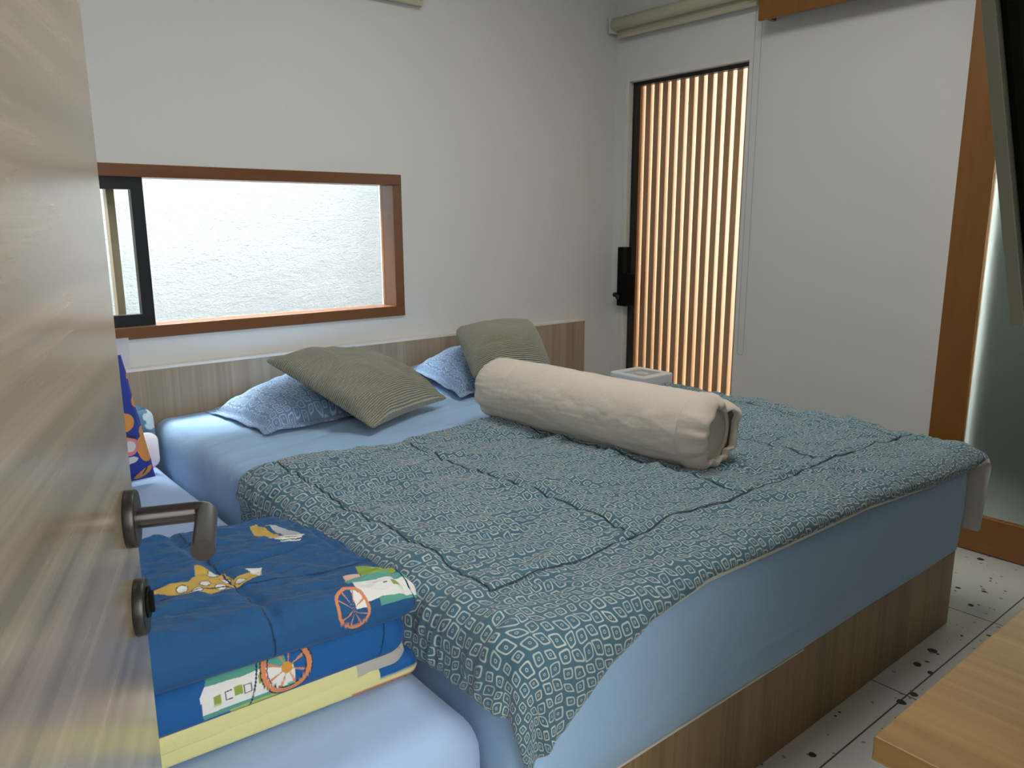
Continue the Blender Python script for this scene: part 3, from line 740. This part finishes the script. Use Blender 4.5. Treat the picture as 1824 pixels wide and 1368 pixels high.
def col_mid(V, side):
    x, y, z = V.T; c = np.tile(np.array(BLU2), (len(V), 1)); fr = y < -1.97
    def put(mk, k): c[mk&fr] = k
    put(inpoly(x, z, [(.334, .585), (.345, .612), (.365, .640), (.475, .64), (.478, .590), (.432, .583)]), TEAL)
    put(inpoly(x, z, [(.330, .588), (.34, .602), (.40, .597), (.432, .600), (.49, .590), (.492, .556), (.382, .552), (.332, .556)]), WHT)
    put(inpoly(x, z, [(.330, .557), (.488, .557), (.49, .550), (.334, .546)]), TEAL)
    put(inpoly(x, z, [(.375, .550), (.488, .550), (.49, .543), (.378, .541)]), LIME)
    for i, (a, b) in enumerate(((.357, .576), (.376, .577), (.392, .579), (.408, .577), (.434, .585))):
        k = (np.abs(x-a) < .0065)&(np.abs(z-b) < .0075); k2 = (np.abs(x-a) < .005)&(np.abs(z-b) < .006)
        put(k, INK if i % 2 else GRN); put(k2, WHT if i % 2 else GRN)
    q = np.hypot(x-.478, z-.588)*.82; an = np.arctan2(z-.588, x-.478)
    put((np.abs(q-.034) < .004)|((q < .034)&(np.abs(np.mod(an*4/math.pi, 1)-.5) < .09)), ORG); put(q < .008, (.62, .28, .05))
    put((np.abs(q-.038) < .0009)|(np.abs(q-.0285) < .0008), INK)
    put(inpoly(x, z, [(.2, .52), (.2, .545), (.30, .541), (.306, .53)]), YEL)
    for xs_ in (.418, .665): put(np.abs(x-xs_-(z-.57)*.3) < .0015, (.008, .03, .09))
    return c
def col_low(V, side):
    x, y, z = V.T; c = np.tile(np.array(PALEY), (len(V), 1))
    c[(z < .483)&(x > .60)] = ORG
    for i in range(10):
        a = .612+i*.0145; c[(np.hypot(x-a, z-(.474+i*.0004)) < .0028)] = INK
    c[(z > .492)&(x > .66)] = BLU2
    c[(z < .476)&(x < .60)] = BLU2
    return c
def col_low2(V, side):
    x, y, z = V.T; c = np.tile(np.array(PALEY), (len(V), 1))
    c[(x > .615)&(z > .502)] = GREY
    return c
M_print = vcol('childrens_print')
qb = empty('folded_quilt', (.38, -1.8, KZ)); tag(qb, 'folded blue and yellow children\'s quilt piled on the foot of the single bed', 'quilt')
lowd = lambda a, k: (lambda x, y: a*ridge(x*k+y*2, y*k*.5, 2)+a*fbm(x*k*2, y*k*2, 2))
cushion('folded_layer', [(.02, -2.035, .491), (.758, -2.070, .489), (.712, -1.55, .490), (.0, -1.50, .491)], .042, M_print, qb, 420, 220, prof=.36, edge=.10, disp=lowd(.0025, 20), colf=col_low, rnd=.04, mixl=.03)
cushion('folded_layer', [(.02, -2.040, .517), (.735, -2.062, .512), (.715, -1.55, .513), (.0, -1.50, .516)], .044, M_print, qb, 420, 220, prof=.36, edge=.10, disp=lowd(.0025, 20), colf=col_low2, rnd=.045, mixl=.03)
cushion('folded_layer', [(.02, -2.055, .566), (.733, -2.072, .560), (.712, -1.55, .560), (.0, -1.50, .565)], .082, M_print, qb, 640, 380, prof=.42, edge=.16, disp=lowd(.006, 12), colf=col_mid, rnd=.05, mixl=.02)
def topd(x, y):
    d = .017*ridge(x*4+y*5, y*9-x*3, 3)+.007*ridge(x*9-y*4, y*24+x*6, 2)+.004*fbm(x*22, y*22, 3)
    d += -.014*np.exp(-((x-.445)/.012)**2)-.012*np.exp(-((y-.265-.15*(x-.4))/.011)**2)-.010*np.exp(-((x-.70)/.010)**2)
    return d
cushion('top_fold', [(.02, -2.06, .652), (.757, -2.085, .630), (.718, -1.545, .618), (.0, -1.49, .640)], .080, M_print, qb, 640, 520, prof=.42, edge=.20, disp=topd, colf=col_top, rnd=.05, mixl=.06)

# ------------------------------------------------------------------ things at the head of the single bed
def col_kc(V, side):
    x, y, z = V.T; c = np.tile(np.array((.022, .045, .28)), (len(V), 1))
    def blob(a, b, rx, rz_, k, w=0):
        q = np.hypot((x-a)*math.cos(w)+(z-b)*math.sin(w), 0)/rx; q2 = np.abs(-(x-a)*math.sin(w)+(z-b)*math.cos(w))/rz_
        c[(q**2+q2**2) < 1] = k
    for a, b, rx, r_, w in ((.655, .855, .03, .012, .6), (.66, .755, .030, .022, -.5), (.680, .72, .014, .035, .3), (.672, .785, .012, .02, .2), (.655, .60, .028, .045, .2), (.652, .655, .01, .02, 0), (.64, .52, .035, .012, .5), (.60, .70, .03, .03, 0), (.52, .8, .05, .03, .3), (.5, .6, .04, .05, 0), (.4, .72, .05, .04, .5), (.3, .6, .05, .05, 0)):
        blob(a, b, rx, r_, (.62, .27, .07), w)
    for a, b in ((.66, .862), (.672, .735), (.664, .70), (.645, .527)): blob(a, b, .016, .003, (.05, .03, .03), .9)
    blob(.60, .62, .034, .030, (.62, .22, .24)); blob(.603, .62, .02, .018, (.6, .58, .6)); blob(.595, .575, .03, .012, (.6, .6, .62)); blob(.605, .655, .03, .005, (.03, .03, .08), -.5)
    return c
kc = cushion('cushion', [(.20, -.50, .492), (.682, -.495, .492), (.628, -.425, .915), (.20, -.43, .91)], .09, M_print, n=200, m=220, disp=pdisp(.003, 8), prof=.45, edge=.5, colf=col_kc, flange=.004)
tag(kc, 'royal blue cushion with orange shapes standing upright behind the wooden door edge', 'cushion')
def col_fl(V, side):
    n_ = fbm(V[:, 0]*16+3, V[:, 2]*16+V[:, 1]*9, 2); c = np.tile(np.array((.055, .13, .21)), (len(V), 1))
    c[n_ > .38] = (.36, .44, .48); c[n_ < -.55] = (.025, .06, .12); return c
fl = cushion('cushion', [(.42, -.25, .50), (.755, -.26, .50), (.785, -.12, .665), (.42, -.10, .68)], .14, M_print, n=120, m=100, disp=pdisp(.005), prof=.55, colf=col_fl, rnd=.07)
tag(fl, 'dark teal floral cushion at the head of the single bed against the headboard', 'cushion')
wp = cushion('pillow', [(.40, -.385, .492), (.728, -.39, .492), (.748, -.31, .60), (.40, -.30, .62)], .07, fabric('white_cotton', (.72, .68, .74), .8), n=70, m=60, disp=pdisp(.005), prof=.45, rnd=.035)
tag(wp, 'small white pillow between the blue cushion and the floral cushion', 'pillow')
# clear plastic strip standing behind cushion
t_ = NT('clear_plastic'); t_.b.inputs['Base Color'].default_value = (.8, .8, .84, 1); t_.b.inputs['Roughness'].default_value = .25; t_.b.inputs['Alpha'].default_value = .45
ps = MB().box((.44, -.034, .797), (.748, -.026, .918), .001).build('plastic_panel', t_.m)
tag(ps, 'translucent plastic panel standing on the headboard top under the window', 'panel')

# ------------------------------------------------------------------ air purifier
def purifier():
    x0, x1, y0, y1, H_ = 2.865, 3.095, -.800, -.562, .600
    root = empty('air_purifier', ((x0+x1)/2, (y0+y1)/2, 0)); tag(root, 'square white tower air purifier with round top grille beside the bed', 'air purifier')
    r = .022; vs = []; n = 8
    def ring(z, ins):
        o = []
        for cx, cy, a0 in ((x1-r, y1-r, 0), (x0+r, y1-r, 90), (x0+r, y0+r, 180), (x1-r, y0+r, 270)):
            for i in range(n): 
                a = math.radians(a0+90*i/(n-1)); o.append((cx+math.cos(a)*(r-ins), cy+math.sin(a)*(r-ins), z))
        return o
    L = [ring(.012, .004), ring(.02, 0), ring(H_-.006, 0), ring(H_-.0015, .0015), ring(H_, .004)]
    cx, cy = (x0+x1)/2, (y0+y1)/2; R_ = .098
    m = len(L[0])
    def circ(z, rad):
        o = []
        for p in L[0]:
            a = math.atan2(p[1]-cy, p[0]-cx); o.append((cx+rad*math.cos(a), cy+rad*math.sin(a), z))
        return o
    L += [circ(H_, R_), circ(H_-.014, R_-.002)]
    vs = [p for q in L for p in q]; fs = [(k*m+i, k*m+(i+1) % m, (k+1)*m+(i+1) % m, (k+1)*m+i) for k in range(len(L)-1) for i in range(m)]
    fs.append(tuple(reversed(range(m))))
    MB().raw(vs, fs).build('housing', M_white, root)
    g = MB()
    N_ = 72
    for i in range(N_):
        a = 2*math.pi*i/N_; d = Vector((math.cos(a), math.sin(a), 0)); s_ = Vector((-d.y, d.x, 0)); c = Vector((cx, cy, 0))
        z = H_-.004; vs = []
        for rr, wdt, zz in ((.030, .0011, z-.002), (.065, .0014, z), (.097, .0018, z-.001)):
            vs += [c+d*rr-s_*wdt+Vector((0, 0, zz)), c+d*rr+s_*wdt+Vector((0, 0, zz)), c+d*rr+s_*wdt+Vector((0, 0, zz-.007)), c+d*rr-s_*wdt+Vector((0, 0, zz-.007))]
        g.raw(vs, [(0, 1, 5, 4), (4, 5, 9, 8), (1, 2, 6, 5), (5, 6, 10, 9), (3, 0, 4, 7), (7, 4, 8, 11)])
    g.tube((cx, cy, H_-.012), (cx, cy, H_-.002), .033, 32, bev=.002)
    gr = g.build('top_grille', plain('pale_grille', (.58, .56, .57), .35), root)
    MB().tube((cx, cy, H_-.03), (cx, cy, H_-.014), .099, 48).build('fan_cavity', M_blackp, root)
purifier()

# ------------------------------------------------------------------ television on arm and desk
TVM = Matrix.Translation((1.245, -2.874, 1.205)) @ Matrix.Rotation(-.195, 4, 'X')
tv = bpy.data.objects.new('television', None); COL.objects.link(tv); tv.matrix_world = TVM
tag(tv, 'flat television tilted on a wall arm above the desk, edge-on at the right', 'television')
def tpart(mb, name, mat):
    o = mb.build(name, mat); o.parent = tv; return o
tpart(MB().box((0, -.012, 0), (1.22, .006, .70), .0015), 'bezel', M_silver)
tpart(MB().box((.006, .0055, .006), (1.214, .0075, .694)), 'screen', plain('dark_screen', (.01, .01, .012), .12))
tpart(MB().box((.012, -.045, .015), (1.208, -.0119, .685), .01).box((.35, -.065, .2), (.87, -.044, .5), .006), 'back_shell', M_blackp)
arm = MB().box((.52, -.49, .30), (.70, -.064, .40), .006).box((.45, -.50, .2), (.77, -.485, .5), .002)
a_ = arm.build('wall_arm', M_black); a_.parent = tv; a_.matrix_parent_inverse = Matrix.Rotation(0, 4, 'X')
dk = empty('desk', (1.9, -3.15, 0)); tag(dk, 'wooden desk with a square corner beside the bed foot', 'desk')
MB().box((.853, -3.395, .718), (3.0, -2.905, .75), .0022).build('desktop', M_desk, dk)
MB().box((.90, -3.37, 0), (.93, -2.97, .718), .001).build('side_panel', M_desk, dk)
MB().box((2.93, -3.37, 0), (2.96, -2.97, .718), .001).build('side_panel', M_desk, dk)
MB().box((.93, -3.38, .35), (2.93, -3.36, .718), .001).build('back_panel', M_desk, dk)
